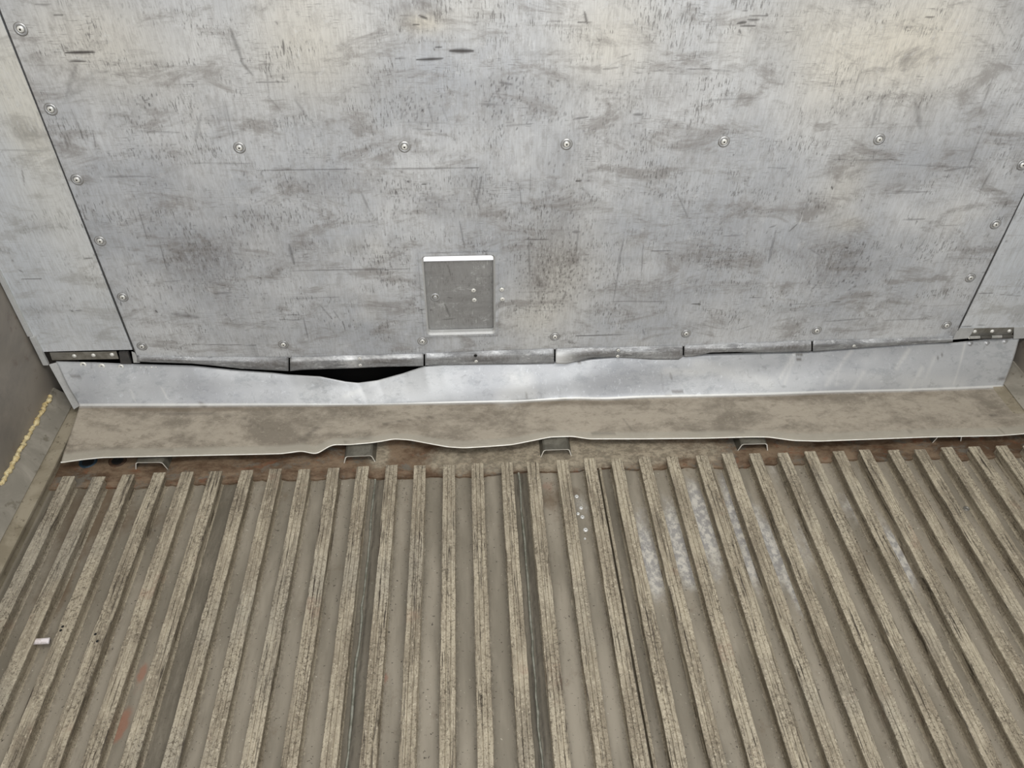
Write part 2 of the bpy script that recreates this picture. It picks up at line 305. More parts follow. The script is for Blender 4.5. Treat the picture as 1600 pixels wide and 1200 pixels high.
# strokes in photo pixels: x1 y1 x2 y2 width strength
MARKS = [(103,82,148,81,2.8,1),(108,95,134,95,1.8,.9),(85,23,99,23,1.5,.7),(55,7,80,7,1.6,.5),(651,93,692,91,2.6,.95),(703,79,739,79,4.2,.95),(680,73,690,73,1.4,.8),
 (655,24,668,29,2.2,.9),(645,38,655,38,1.3,.8),(625,24,645,23,1,.4),(618,91,636,90,1.5,.5),(442,62,444,86,1.8,.8),(913,18,917,36,2.4,.7),(903,34,925,35,1.6,.7),
 (1152,36,1166,34,2.6,.85),(1157,40,1180,40,1.6,.8),(1168,31,1186,31,2,.8),(1155,46,1157,52,2,.8),(1170,24,1200,24,1,.6),(1160,16,1168,16,1.4,.6),(1446,27,1460,27,1.5,.8),
 (990,178,1003,178,3,.6),(895,185,918,182,1.8,.6),(900,282,910,281,1.3,1),(917,281,922,281,1.2,.9),(1299,291,1301,296,1.6,1),(1320,386,1324,387,1.6,1),
 (636,283,640,284,2.2,.9),(658,287,668,288,1.3,.9),(655,285,674,285,.9,.5),(820,374,856,374,1.6,.7),(900,525,988,522,1,.9),(950,471,1040,471,.9,.5),(1080,474,1095,475,1.6,.9),
 (400,267,548,264,1.2,.55),(600,264,722,262,1.4,.6),(726,262,748,261,1.6,.7),(430,422,640,420,1.1,.45),(510,421,600,419,1,.5),(20+400,262,460,265,.9,.3),
 (430,466,530,463,1.6,.35),(520,482,532,500,1.4,.4),(437,490,475,491,1,.55),(437,498,470,499,.8,.5),(474,493,482,532,1.2,.6),(535,500,540,516,1.2,.6),(500,475,520,498,1.8,.4),
 (452,382,460,412,4,.5),(740,300,750,326,2,.4),(752,278,744,320,2.6,.42),(747,276,738,318,1.2,.3),(718,345,726,386,1.6,.5),(564,300,578,330,2.6,.35),(970,402,958,472,1.5,.45),
 (975,372,964,420,2,.4),(1005,380,1002,430,1,.5),(905,350,900,395,2,.4),(826,370,828,440,1.8,.45),(812,290,815,330,1,.5),(829,270,828,300,1.2,.4),(895,362,905,362,4,.55),
 (656,483,664,484,1.8,.8),(654,480,655,486,1,.6),(400+245,537,400+250,548,1,.5),(1058,302,1074,338,1.4,.5),(1130,368,1160,367,1.3,.55),(1018,392,1050,391,.9,.6),
 (1233,361,1245,350,1.5,.6),(1265,388,1280,398,1.8,.35),(1410,343,1445,342,1.8,.5),(1383,298,1460,300,1.3,.45),(1385,302,1440,300,2,.3),(1470,352,1500,351,.9,.4),(1474,355,1468,372,1,.35),
 (1470,388,1476,376,2,.5),(1441,408,1456,403,1.2,.4),(1425,398,1432,390,1.3,.3),(1457,461,1462,461,1.8,.6),(1325,452,1329,450,2,.5),(1345,462,1365,460,1,.5),(1233,474,1262,473,1,.5),(1295,471,1312,470,1,.6),
 (1213,519,1245,520,1,.4),(1290,502,1350,497,2,.4),(1355,484,1372,483,3,.35),(1380,500,1448,498,1.6,.4),(1202,355,1212,352,2,.5),(1208,372,1200,410,2,.45),(1212,360,1203,405,1,.4),
 (1334,251,1403,250,1,.55),(1400,257,1530,262,1.4,.35),(1475,267,1520,259,2.6,.4),(1298,250,1325,249,1,.4),(1372,165,1362,200,3,.3),(1380,145,1373,190,2,.3),(1430,155,1438,200,6,.28),
 (1552,120,1530,176,1.4,.35),(1548,175,1500,290,1.3,.35),(1550,262,1530,300,2,.35),(1555,25,1570,60,1,.35),(1552,85,1551,70,2,.4),(1345,110,1335,140,1.2,.35),(1310,100,1305,130,1,.3),
 (1200,262,1228,263,1,.4),(942,107,965,105,1.2,.5),(965,90,985,84,1,.4),(1073,107,1112,107,1.2,.45),(1110,108,1150,112,1.4,.4),(1100,157,1185,152,2,.3),(855,32,877,32,1,.4),
 (360,45,380,100,3.6,.42),(375,95,395,118,2.6,.42),(120,100,104,150,5,.25),(150,110,100,160,7,.15),(215,205,280,207,2,.35),(158,276,235,275,1.5,.5),(145,203,150,230,1,.5),(100,210,108,232,1.4,.5),
 (112,170,135,226,1,.35),(190,110,200,130,1.5,.3),(350,150,365,220,1.2,.35),(347,155,360,215,1,.25),(215,322,230,372,1.4,.45),(208,328,214,345,1.2,.4),(250,380,262,425,1.4,.45),(305,220,313,180,3.5,.28),
 (243,484,246,488,2,.8),(334,458,362,456,2.4,.45),(270,490,310,495,7,.35),(255,440,280,438,2,.3),(300,538,400,539,.9,.6),(340,545,355,546,1,.5),(188,471,190,478,1.5,.7),
 (300,255,400,256,.9,.3),(250,455+0,252,470,1,.4),(1170,464,1192,463,1.2,.5),(1150,516,1175,508,1.6,.4),(1004,515,1008,524,2.4,.4),(968,513,976,514,2.4,.35),(880,468,884,458,2.4,.5),
 (808,480,830,486,1,.4),(830,486,880,486,.9,.3),(790,195,830,193,1.6,.35),(748,162,780,162,1.6,.5),(645,201,673,202,1.2,.45),(620,190,700,192,1,.2),(665,150,676,190,1,.35),(690,165,700,190,1,.3),
 (632,180,638,176,2,.3),(460,155,492,200,3,.25),(418,150,440,175,1.5,.3),(400,129,450,128,1.3,.5),(415,100,421,155,1.2,.35),(430,33,434,38,1.4,.6),(780,128,800,131,3,.55)]
DIRT = [(335,395,75,38,.5),(300,420,60,40,.4),(420,360,60,28,.28),(300,300,60,40,.25),(355,180,50,26,.2),(560,285,60,18,.3),(400,335,60,10,.3),(470,400,50,30,.3),(480,290,50,22,.25),(745,300,32,34,.35),
 (740,335,30,8,.45),(612,400,18,22,.4),(555,385,18,10,.45),(650,305,60,22,.2),(880,420,62,62,.5),(850,400,36,50,.35),(840,440,26,34,.3),(870,330,50,50,.25),(900,240,40,35,.22),(1000,460,50,32,.4),(1080,400,40,14,.5),
 (985,405,60,6,.35),(1085,403,16,14,.4),(960,240,70,36,.2),(1040,140,50,26,.35),(970,185,22,26,.35),(1080,235,22,30,.35),(890,140,100,22,.25),(1160,175,22,20,.25),(1310,170,50,20,.28),(1380,200,40,22,.2),(1440,180,20,40,.35),
 (1290,395,55,34,.45),(1320,410,60,22,.35),(1400,285,34,20,.35),(1270,320,36,16,.4),(1160,340,40,30,.2),(1310,435,60,18,.3),(640,12,38,22,.65),(1580,12,14,10,.35),(590,135,34,24,.3),(655,175,28,22,.35),(765,170,36,30,.3),(775,130,30,12,.4),
 (490,290,30,14,.25),(1170,400,50,20,.3),(1220,300,50,20,.2),(240,160,60,30,.12),(265,235,50,16,.22),(230,340,40,30,.15),(395,530,60,12,.3),(370,470,60,30,.25),(690,330,30,12,.3),(700,420,20,20,.1),(1130,500,60,16,.2),(1480,250,40,30,.2),(1540,220,40,40,.15),(540,465,50,14,.2)]
WARM = [(480,70,90,75,.75),(955,60,80,60,.7),(660,35,30,12,.9),(1390,70,120,70,.6),(1290,120,60,70,.35),(1470,60,120,80,.55),(1320,290,40,60,.5),(870,430,60,70,.55),(830,500,70,40,.45),(1330,350,30,14,.4),(130,50,110,60,.5),(200,100,120,60,.3),(1250,30,60,50,.45),(730,20,60,30,.35),(1150,60,40,40,.3)]
# clusters of small vertical scratch ticks: x y rx ry n strength slant
TICKS = [(330,390,110,50,150,.6,.25),(420,310,60,40,60,.6,.3),(480,300,80,30,60,.5,.35),(640,305,60,40,70,.6,.1),(610,400,25,35,45,.7,.15),(580,340,60,12,45,.5,.1),(740,290,45,45,50,.5,-.1),(870,330,60,50,130,.6,0),(880,430,55,55,260,.75,0),(830,430,20,50,60,.7,0),
 (835,520,40,12,30,.5,0),(650,175,28,22,50,.75,.1),(780,150,30,45,70,.75,0),(840,140,60,30,80,.5,0),(850,185,50,10,40,.55,0),(800,130,12,8,10,.9,0),(970,140,60,26,50,.5,-.05),(1010,210,50,30,70,.5,-.05),(930,215,30,40,60,.45,0),(1050,300,40,16,34,.6,-.1),
 (1270,320,26,14,36,.65,-.3),(1340,400,60,30,80,.6,-.3),(1330,430,30,26,60,.75,-.3),(1450,380,30,16,26,.6,-.4),(1448,405,10,6,9,.8,-.4),(1370,170,40,30,50,.45,-.3),(1560,220,25,12,20,.5,-.4),(1500,275,34,12,24,.5,-.35),(1140,400,50,30,80,.6,-.15),(1120,395,30,20,40,.6,-.15),
 (225,160,14,10,14,.8,.4),(200,180,40,30,22,.5,.4),(215,240,40,20,28,.5,.4),(260,235,40,26,40,.5,.3),(310,160,40,26,24,.4,.3),(400,200,60,20,40,.4,.2),(480,235,40,20,40,.45,.1),(375,440,60,30,90,.55,.25),(230,320,25,40,20,.6,.45),(250,460,50,30,36,.5,.4),(330,530,60,10,16,.4,.2),
 (190,20,60,30,26,.45,.4),(1030,270,40,12,24,.6,0),(900,45,26,25,20,.45,.1),(1350,60,60,40,16,.3,-.3),(1220,90,50,30,24,.35,-.2),(1180,300,40,30,40,.45,-.15),(1270,450,16,14,18,.6,-.4),(1365,480,30,24,26,.45,-.4),(1250,250,50,20,16,.35,-.3),(420,60,60,60,10,.5,.1),(640,480,30,20,18,.5,.1),(690,540,70,8,20,.45,0),(1180,490,40,12,16,.4,-.1),(560,230,120,60,60,.35,.15),(700,210,60,60,60,.4,0)]

def paint(X, Z, marks=True, strokes=(), sc=1.0, dirt=(), warm=(), ticks=()):
    sh = (len(Z), len(X)); D, W_, K = np.zeros(sh), np.zeros(sh), np.zeros(sh)
    for x, y, rx, ry, s in dirt: a, b = pxy(x, y); blot(D, X, Z, a, b, rx*PXM, ry*PXM*1.25, s*.8)
    for x, y, rx, ry, s in warm: a, b = pxy(x, y); blot(W_, X, Z, a, b, rx*PXM, ry*PXM*1.25, s)
    for x1, y1, x2, y2, wd, s in strokes:
        a, b = pxy(x1, y1); c, d = pxy(x2, y2); stroke(K, X, Z, a, b, c, d, max(wd*PXM*.85, .0016), s)
    for x, y, rx, ry, n, s, sl in ticks:
        for _ in range(n):
            px, py = x+RS.normal()*rx*.6, y+RS.normal()*ry*.6; a, b = pxy(px, py); L = RS.uniform(.0025, .0085)
            if RS.rand() < .07: stroke(K, X, Z, a-L*.8, b, a+L*.8, b+RS.uniform(-.001, .001), .0012, s*RS.uniform(.3, .7))
            else: stroke(K, X, Z, a, b, a+RS.normal()*.0008, b+L, .0016, s*RS.uniform(.4, 1))
    return D, W_, K

# ------------------------------------------------ setting: floor
XL, XR = -1.155, 1.372
YE, H, ZB = -0.268, 0.045, 0.013
DEV = [-0.0022, 0.0008, -0.0012, 0.0018, -0.0012, -0.0032, 0.0018, -0.0002, 0.0008, 0.0018, 0.0018, 0.0018, 0.0008, 0.0028, 0.0018, 0.0048, -0.0022, 0.0028, -0.0002, -0.0042, -0.0042, -0.0042, 0.0018, -0.0022, -0.0032, -0.0012, -0.0022, 0.0008, -0.0022, 0.0028, -0.0002, 0.0028, 0.0038, 0.0058, 0.004]
BX = [-1.03476+.068*i+DEV[i]*.8 for i in range(35)]

fx = np.arange(XL, XR+.004, .004); fy = np.concatenate([np.arange(-3.4, -1.2, .1), np.arange(-1.2, .001, .005), [.15]])
GX, GY = np.meshgrid(fx, fy); sh = GX.shape
A = {k: np.zeros(sh) for k in ('dirt', 'rust', 'silver', 'dark', 'mark', 'edge')}
for b_ in BX: A['edge'] = np.maximum(A['edge'], np.clip(1.25-(np.abs(GX-b_)-.011)/.010, 0, 1)*.85)
def fb(k, x, y, rx, ry, s): p = onZ(x, y, ZB); blot(A[k], fx, fy, p[0], p[1], rx*(1.7 if k == 'silver' else 1.15), ry*(1.5 if k == 'silver' else 1.15), s)
for x, y, rx, ry, s in [(150,790,.10,.10,.8),(120,830,.08,.16,.5),(240,830,.10,.10,.5),(330,790,.14,.06,.5),(430,775,.10,.05,.5),(60,940,.05,.12,.5),(92,930,.03,.08,.7),(650,900,.05,.05,.3),(860,780,.05,.07,.8),(900,770,.04,.03,.7),(740,870,.02,.10,.35),(770,780,.10,.05,.4),(1060,770,.05,.05,.4),(1250,730,.05,.03,.5),(1300,760,.06,.05,.3),(1330,1180,.06,.05,.25),(560,800,.02,.1,.2)]: fb('dirt', x, y, rx, ry, s)
for x, y, rx, ry, s in [(223,1050,.010,.022,1),(187,1130,.014,.022,1),(205,1105,.014,.06,.45),(180,1150,.012,.02,.7),(600,1060,.010,.022,.8),(667,970,.012,.03,.4),(160,785,.02,.02,.4),(300,930,.01,.04,.3),(1300,830,.02,.04,.4),(1460,960,.02,.04,.25),(1340,1090,.02,.05,.2),(856,760,.02,.025,.7)]: fb('rust', x, y, rx, ry, s)
for x, y, rx, ry, s in [(1010,860,.022,.10,.9),(1055,830,.022,.10,.8),(1090,790,.02,.07,.8),(1030,900,.02,.04,.6),(1075,880,.02,.06,.7),(1110,850,.02,.09,.8),(1150,800,.022,.11,.95),(1190,850,.022,.10,.95),(1235,870,.02,.1,.9),(1165,900,.02,.05,.6),(1270,850,.018,.07,.7),(1290,780,.015,.05,.6),(1330,790,.02,.06,.7),(1410,880,.015,.06,1),(1390,840,.012,.06,.5),(905,790,.03,.05,.5),(1250,930,.012,.06,.6),(1360,740,.012,.04,.4),(870,1170,.02,.06,.3),(1530,900,.012,.06,.4),(60,1170,.03,.05,.3),(1210,740,.01,.06,.5)]: fb('silver', x, y, rx, ry, s)
def lane(k, xa, xb, s): A[k][:, (fx > xa) & (fx < xb)] = np.maximum(A[k][:, (fx > xa) & (fx < xb)], s)
def gap(i, a=.009, b=.009): return BX[i]+a, BX[i+1]-b
lane('dark', *gap(5), .7); lane('dark', *gap(10), .62); lane('dark', *gap(15), .65)
lane('dark', *gap(18), .45); lane('dark', -1.083, -1.045, .6); lane('dark', *gap(0), .35)
JIT = np.cumsum(RS.normal(size=len(fy)))*.0006; JIT -= np.linspace(0, JIT[-1], len(fy))
for xs_ in (BX[10]+.031, BX[15]+.024, BX[15]+.034, BX[5]+.05):
    for j in range(len(fy)): 
        A['mark'][j] = np.maximum(A['mark'][j], .75*np.clip(1-np.abs(fx-xs_-JIT[j])/.0045, 0, 1))
Z0 = np.full(sh, ZB)
floor = mesh_obj('floor', np.stack([GX, GY, Z0], -1).reshape(-1, 3), gfaces(*sh), M_chan, None, False, A, kind='structure',
                 label='grooved aluminium trailer floor with dirty raised rails')
rail_me = []
def rail_mesh(seed):
    r = random.Random(seed)
    pr = [(-.0145,.0130),(-.0118,.0145),(-.0100,.018),(-.0092,.0375),(-.0140,.0395),(-.0143,.0442),(-.0135,.045),(-.0048,.045),(-.0040,.0434),(-.0032,.045),(.0044,.045),(.0052,.0436),(.0060,.045),(.0135,.045),(.0143,.0442),(.0140,.0395),(.0092,.0375),(.0100,.018),(.0118,.0145),(.0145,.0130)]
    ys = [YE, YE-.004] + [YE-.03*k for k in range(1, 36)] + [-1.6, -2.2, -3.3]
    V, Fc = [], []; n = len(pr)
    for y in ys:
        jl, jr, jz = r.gauss(0, .0004), r.gauss(0, .0004), r.gauss(0, .0002)
        for x, z in pr:
            dx = (jl if x < 0 else jr) if abs(x) > .012 and z > .03 else 0
            V.append((x+dx, y, z+(jz if z > .04 else 0)))
    for k in range(len(ys)-1):
        for s in range(n-1): a = k*n+s; Fc.append((a, a+n, a+n+1, a+1))
    Fc.append(tuple(range(n))); Fc.append(tuple((len(ys)-1)*n+s for s in reversed(range(n))))
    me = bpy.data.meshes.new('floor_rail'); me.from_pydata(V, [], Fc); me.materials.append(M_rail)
    bm = bmesh.new(); bm.from_mesh(me); bmesh.ops.recalc_face_normals(bm, faces=bm.faces[:]); bm.to_mesh(me); bm.free()
    return me
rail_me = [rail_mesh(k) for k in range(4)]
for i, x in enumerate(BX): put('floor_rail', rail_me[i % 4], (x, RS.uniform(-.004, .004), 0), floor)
# narrow joint ribs between floor sections
def rib(x, wd, h, jit=.0012):
    y = YE-.004; pts = []
    while y > -3.2: pts.append((x+random.gauss(0, jit), y, ZB+h*.5)); y -= .03 if y > -1.3 else .3
    tube('joint_bead', pts, wd/2, M_weld, floor, 8, rj=.25)
rib(BX[10]+.027, .005, .003); rib(BX[15]+.029, .005, .002)
for i, f_ in ((18, .022), (22, .020)):
    box('joint_rib', (BX[i]+f_, -3.3, ZB), (BX[i]+f_+.006, YE-.014, .030), M_rail, floor, .001)
# stained plate in front of the grooves
px_ = np.arange(XL, XR+.01, .01); lipz = ZB+.006
edge = YE-.0125 + .004*np.sin(px_*9) + .003*np.sin(px_*31+1) + RS.normal(size=len(px_))*.0012
py_ = np.linspace(0, 1, 26); PX, T = np.meshgrid(px_, py_); PY = edge[None, :]*(1-T)+.15*T; PZ = np.full_like(PX, lipz) + .0012*np.sin(PX*21+PY*40)
V = np.stack([PX, PY, PZ], -1).reshape(-1, 3)
sil = np.zeros(PX.shape)
for x, y, s, r_ in [(790,712,.9,.11),(930,708,.8,.28),(760,715,.6,.2),(1080,700,.4,.15),(500,720,.35,.12),(880,712,.6,.08),(950,705,.8,.10),(1010,710,.5,.05),(590,705,.9,.02),(595,712,.7,.03),(700,722,.6,.05),(1120,712,.4,.05),(1390,697,.3,.04),(120,712,.4,.06)]:
    p = onZ(x, y, lipz); sil += s*np.exp(-(((PX-p[0])/r_)**2+((PY-p[1])/.05)**2))
plate = mesh_obj('threshold_plate', np.vstack([V, np.stack([px_, edge, px_*0+ZB-.001], -1)]), np.vstack([gfaces(*PX.shape), np.stack([len(V)+np.arange(len(px_)-1), len(V)+1+np.arange(len(px_)-1), 1+np.arange(len(px_)-1), np.arange(len(px_)-1)], -1)]),
                 M_plate, floor, False, {'silver': np.concatenate([np.clip(sil, 0, 1).ravel(), px_*0])}, label='rust-stained brown plate at the head of the grooves')

# screws and pale drips in the grooves
drip = lathe('weld_drip', [(.006, .0003), (.0055, .0016), (.003, .0024), (.0012, .0018), (.001, .0005)], [M_drop, M_hole], 12, 'z', [0, 0, 0, 1, 1])
for x, y, s in [(901,776,1.1),(908,794,1),(903,803,.9),(910,808,1.1),(915,828,1.2),(914,842,.6)]: put('weld_drip', drip, onZ(x, y, ZB), floor).scale = (s*.8, s*.8, 1)
scr = lathe('screw_head', [(.007, 0), (.0068, .002), (.005, .0026), (.0042, .0012), (.0015, .0012)], [M_steel], 14, 'z')
for x, y in [(1510,795)]: put('screw_head', scr, onZ(x, y, ZB), floor)
pit = lathe('drill_hole', [(.0028, .0004), (.0026, .0006), (.001, .0006)], [M_hole], 10, 'z')
for x, y in [(98,979),(95,985),(149,991),(152,1002)]: put('drill_hole', pit, onZ(x, y, H)-np.array([0, 0, .0002]), floor)

# ------------------------------------------------ setting: side walls, curbs, rear face of the cavity
def side_wall(name, x0, x1): box(name, (x0, -3.4, -.02), (x1, .2, 2.5), M_lwall, None, 0, kind='structure')
side_wall('wall_left', XL-.06, XL); side_wall('wall_right', XR, XR+.06)
duct_x, duct_z = (-.32, .08), (.285, .475)
wf = empty('wall_front', (0, .15, 0), kind='structure')
def cav(lo, hi): 
    o = box('cavity_panel', lo, hi, M_cavity_shade, wf); o.location = (0, -.15, 0)
cav((XL, .15, -.01), (duct_x[0], .19, 2.5)); cav((duct_x[1], .15, -.01), (XR, .19, 2.5))
cav((duct_x[0], .15, -.01), (duct_x[1], .19, duct_z[0])); cav((duct_x[0], .15, duct_z[1]), (duct_x[1], .19, 2.5))
cav((XL, -.02, lipz+.002), (XR, .15, lipz+.006))  # black sheet added over the cavity floor; shade put into its colour
cav((XL, .02, 2.44), (XR, .15, 2.47))  # unseen cap added to keep sky light out of the cavity

def curb(name, sgn, xw, xl_in):
    # wall liner -> canted face -> ledge -> drop to the groove
    xl_out = xl_in - sgn*.032
    root = empty(name, (xw, -.2, 0), kind='structure')
    def strip(nm, prof, mat, yend=.0):
        ys = [-3.3, -1.4] + list(np.linspace(-1.2, yend, 25)); V, Fc = [], []
        for y in ys:
            for x, z in prof: V.append((x-xw, y+.2, z))
        n = len(prof)
        for k in range(len(ys)-1):
            for s in range(n-1): a = k*n+s; Fc.append((a, a+1, a+n+1, a+n))
        mesh_obj(nm, V, Fc, mat, root)
    strip('canted_face', [(xw, .088), (xw+sgn*.004, .088), (xw+sgn*.006, .084), (xl_out+sgn*.002, .050), (xl_out, .046)], M_curb)
    strip('ledge', [(xl_out, .046), (xl_out+sgn*.001, .0445), (xl_in-sgn*.001, .0445), (xl_in, .043), (xl_in, .037), (xl_in-sgn*.006, .036), (xl_in-sgn*.004, .0)], M_ledge)
    return root
curb('baseboard_left', 1, XL, -1.082); curb('baseboard_right', -1, XR, 1.305)

# yellow foam squeezed out above the left curb
pts = []
for k in range(70):
    t = k/69; x, y = 85+(0-85)*t, 620+(760-620)*t
    p = hit(x, y, (0, 0, 1), .084+.002*math.sin(k*.9)); pts.append((XL+.0045+.0015*math.sin(k*.7)+random.uniform(-.001, .001), p[1], .086+random.uniform(-.0015, .002)))
foam = tube('foam_bead', pts, .0052, M_foam, None, 8, rj=.4, label='bead of yellow expanding foam along the joint above the left curb', category='sealant')

# ------------------------------------------------ bulkhead
RV = lathe('rivet', [(.0126, .0002), (.0116, .0004), (.0112, .0010), (.0100, .0016), (.0085, .0014), (.0076, .0006), (.0066, .0006), (.0058, .0022), (.0044, .0031), (.0019, .0035), (.0016, .0028), (.0004, .002)],
           [M_rivet, M_hole, M_bright, M_steel], 22, 'y', [3, 0, 0, 0, 0, 3, 0, 2, 2, 1, 1, 1])
def fold_y(x):   # pixel line of the fold at the bottom of the centre panel
    return np.interp(x, [211, 300, 452, 560, 660, 760, 860, 1070, 1270, 1400, 1485], [556, 559, 559, 556, 553.5, 549.5, 546, 541, 533, 530, 527])
xa, xb = onY(211, 552)[0]+.002, onY(1492, 526)[0]-.002
Xc = np.arange(xa, xb+.0018, .0019)
foldx = np.linspace(205, 1500, 60); foldp = np.array([onY(x, fold_y(x)) for x in foldx])
zf = np.interp(Xc, foldp[:, 0], foldp[:, 2])
Zr = np.concatenate([np.arange(.21, 1.06, .0023), np.arange(1.1, 2.44, .08), [2.44]])
nb = 12
D, W_, K = paint(Xc, Zr, strokes=MARKS, dirt=DIRT, warm=WARM, ticks=TICKS)
XX, ZZ = np.meshgrid(Xc, Zr)
rows_b = [zf + (Zr[0]-zf)*t for t in np.linspace(0, 1, nb, endpoint=False)]
ZZ = np.vstack([np.array(rows_b), ZZ]); XX = np.vstack([np.tile(Xc, (nb, 1)), XX])
padt = lambda a: np.vstack([np.tile(a[0], (nb, 1)), a])
D, W_, K = padt(D), padt(W_), padt(K)
K[:nb] *= .3; W_[:nb] *= .8
YY = .0025*np.sin(XX*5+1)*np.sin(ZZ*6) - .0012
YY *= np.clip((ZZ-.2)/.1, 0, 1)
hx0, hx1 = onY(666, 470)[0], onY(770, 470)[0]+.002; hz0, hz1 = onY(720, 519)[2], onY(720, 400)[2]
mg = .008
cx_, cz_ = (XX[:-1, :-1]+XX[1:, 1:])/2, (ZZ[:-1, :-1]+ZZ[1:, 1:])/2
keep = ~((cx_ > hx0-mg) & (cx_ < hx1+mg) & (cz_ > hz0-mg) & (cz_ < hz1+mg))
bp = empty('bulkhead_panel', ((xa+xb)/2, 0, .17), label='large scratched grey aluminium sheet in the middle of the front bulkhead, dotted with washer rivets', category='panel')
O = np.array(bp.location)
def child(o): o.location = (np.array(o.location)-O).tolist(); return o
sheet = child(mesh_obj('sheet', np.stack([XX, YY, ZZ], -1).reshape(-1, 3), gfaces(*XX.shape, keep=keep), M_wall, bp, True,
                       {'dirt': D, 'warm': W_, 'mark': K, 'pale': np.zeros(K.shape)}))
for x, y in [(33,45),(80,170),(121,280),(157,376),(192,464),(222,541),(443,538),(660,533),(867,526),(1072,521),(1276,516),(1479,508),(1516,434),(1555,350),(1597,257),(374,231),(632,229),(885,224),(1131,221),(1374,218)]:
    p = onY(x, y); p[1] = ((.0025*math.sin(p[0]*5+1)*math.sin(p[2]*6)-.0012)*min(1, max(0, (p[2]-.2)/.1)))-.0004; child(put('rivet', RV, p, bp))
# edges of the sheet (thickness) left and right; dark colour paints seam shadow and grime
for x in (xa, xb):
    child(box('edge_strip', (x-.0006, -.003, .2), (x+.0006, .004, 2.44), M_gap_dark, bp))
# hatch surround with rounded opening
def rrect(x0, x1, z0, z1, r, n=6):
    P = []
    for cx, cz, a0 in ((x1-r, z1-r, 0), (x0+r, z1-r, 90), (x0+r, z0+r, 180), (x1-r, z0+r, 270)):
        for k in range(n+1): a = math.radians(a0+90*k/n); P.append((cx+r*math.cos(a), cz+r*math.sin(a)))
    return P
inner = rrect(hx0, hx1, hz0, hz1, .007); outer = rrect(hx0-mg-.003, hx1+mg+.003, hz0-mg-.003, hz1+mg+.003, .001)
V, Fc, n = [], [], len(inner)
mid_ = rrect(hx0-.0035, hx1+.0045, hz0-.0050, hz1+.0035, .010)
for P, y in ((outer, -.0030), (mid_, -.0034), (inner, .0004), (inner, .0125)): V += [(x, y, z) for x, z in P]
for L in range(3):
    for s in range(n): Fc.append((L*n+s, L*n+(s+1) % n, (L+1)*n+(s+1) % n, (L+1)*n+s))
child(mesh_obj('hatch_surround', V, Fc, [M_wall, M_rim], bp, False, None, [0]*n+[1]*2*n, label='pale rounded cut edge around the access opening'))
for x, y in [(784,452),(785,467)]:
    child(put('small_rivet', lathe('small_rivet', [(.0058, 0), (.005, .0010), (.0025, .0016), (.0012, .0012)], [M_bright, M_hole], 12, 'y', [0, 0, 0, 1]), onY(x, y)+np.array([0, -.002, 0]), bp))
# the folded lip below the fold: six tabs cut by slots
TAB = [(213,452,[(207,565),(300,568),(340,572),(375,576),(452,580)]),(452,663,[(452,580),(470,578),(560,575),(600,573),(663,572)]),(663,867,[(663,571),(740,570),(800,569),(867,568)]),
       (867,1068,[(867,568),(885,569),(905,564),(925,559),(960,558),(1020,562),(1060,562),(1068,557)]),(1068,1269,[(1068,558),(1085,557),(1110,551),(1150,550),(1190,551),(1240,550),(1269,549)]),(1269,1490,[(1269,550),(1330,545),(1400,540),(1440,537),(1490,534)])]
for k, (x0, x1, bot) in enumerate(TAB):
    m_ = 60; xs = np.linspace(x0+1.2, x1-1.2, m_); yb = np.interp(xs, [b[0] for b in bot], [b[1] for b in bot]); rows = 9
    V = []; dk = []
    for r_ in range(rows):
        t = r_/(rows-1)
        for i, x in enumerate(xs):
            u = i/(m_-1)
            dent = .006*math.sin(math.pi*min(1, t*1.1))*(.6+.6*math.sin(u*7+k*2.1)**2) + (.010*t*math.exp(-(u/.14)**2) if k == 3 else 0) + (.006*t*math.exp(-((u-.35)/.3)**2) if k == 4 else 0)
            Y = -.0015-.004*t-dent
            p = onY(x, fold_y(x)*(1-t)+yb[i]*t + (-1.0 if r_ == 0 else 0), Y); V.append(p)
            sm = max(0, math.sin(math.pi*t))*(.5+.5*math.sin(u*9+k*1.7)); dk.append(min(1, .75*sm) if k in (0, 1, 2, 3, 4) else .25*sm)
    V = np.array(V); V2 = V + np.array([0, .0018, 0.0])
    f = gfaces(rows, m_); nV = len(V); e = []
    for i in range(m_-1): a = (rows-1)*m_+i; e.append([a, a+1, a+1+nV, a+nV])
    for r_ in range(rows-1): a = r_*m_; e.append([a, a+m_, a+m_+nV, a+nV]); a += m_-1; e.append([a, a+m_, a+m_+nV, a+nV])
    pale = np.zeros(nV)
    if k == 3: pale = np.array([.8*math.exp(-((i % m_)/(m_-1)/.13)**2)*min(1, (i//m_)/3) for i in range(nV)])
    if k == 1: pale = np.array([(.7*math.exp(-(((i % m_)/(m_-1)-.47)/.06)**2)+.5*((i//m_) in (1, 2)))*RS.uniform(.1, 1) for i in range(nV)])
    z2 = np.zeros(nV)
    child(mesh_obj('lip_tab', np.vstack([V, V2]), np.vstack([f, f[:, ::-1]+nV, np.array(e)]), M_tab, bp, True,
                   {'dirt': np.concatenate([dk, z2]), 'mark': np.zeros(2*nV), 'warm': np.zeros(2*nV), 'pale': np.concatenate([pale, z2])}))
for x, y in [(562,560),(563,570),(966,547),(965,556),(1334,540),(743,555),(744,564)]:
    child(put('lip_rivet', lathe('lip_rivet', [(.0045, 0), (.004, .001), (.002, .0016), (.001, .001)], [M_bright, M_hole], 10, 'y', [0, 0, 0, 1] if y != 555 else [1, 1, 1, 1]), onY(x, y, -.010)+np.array([0, -.0015, 0]), bp))

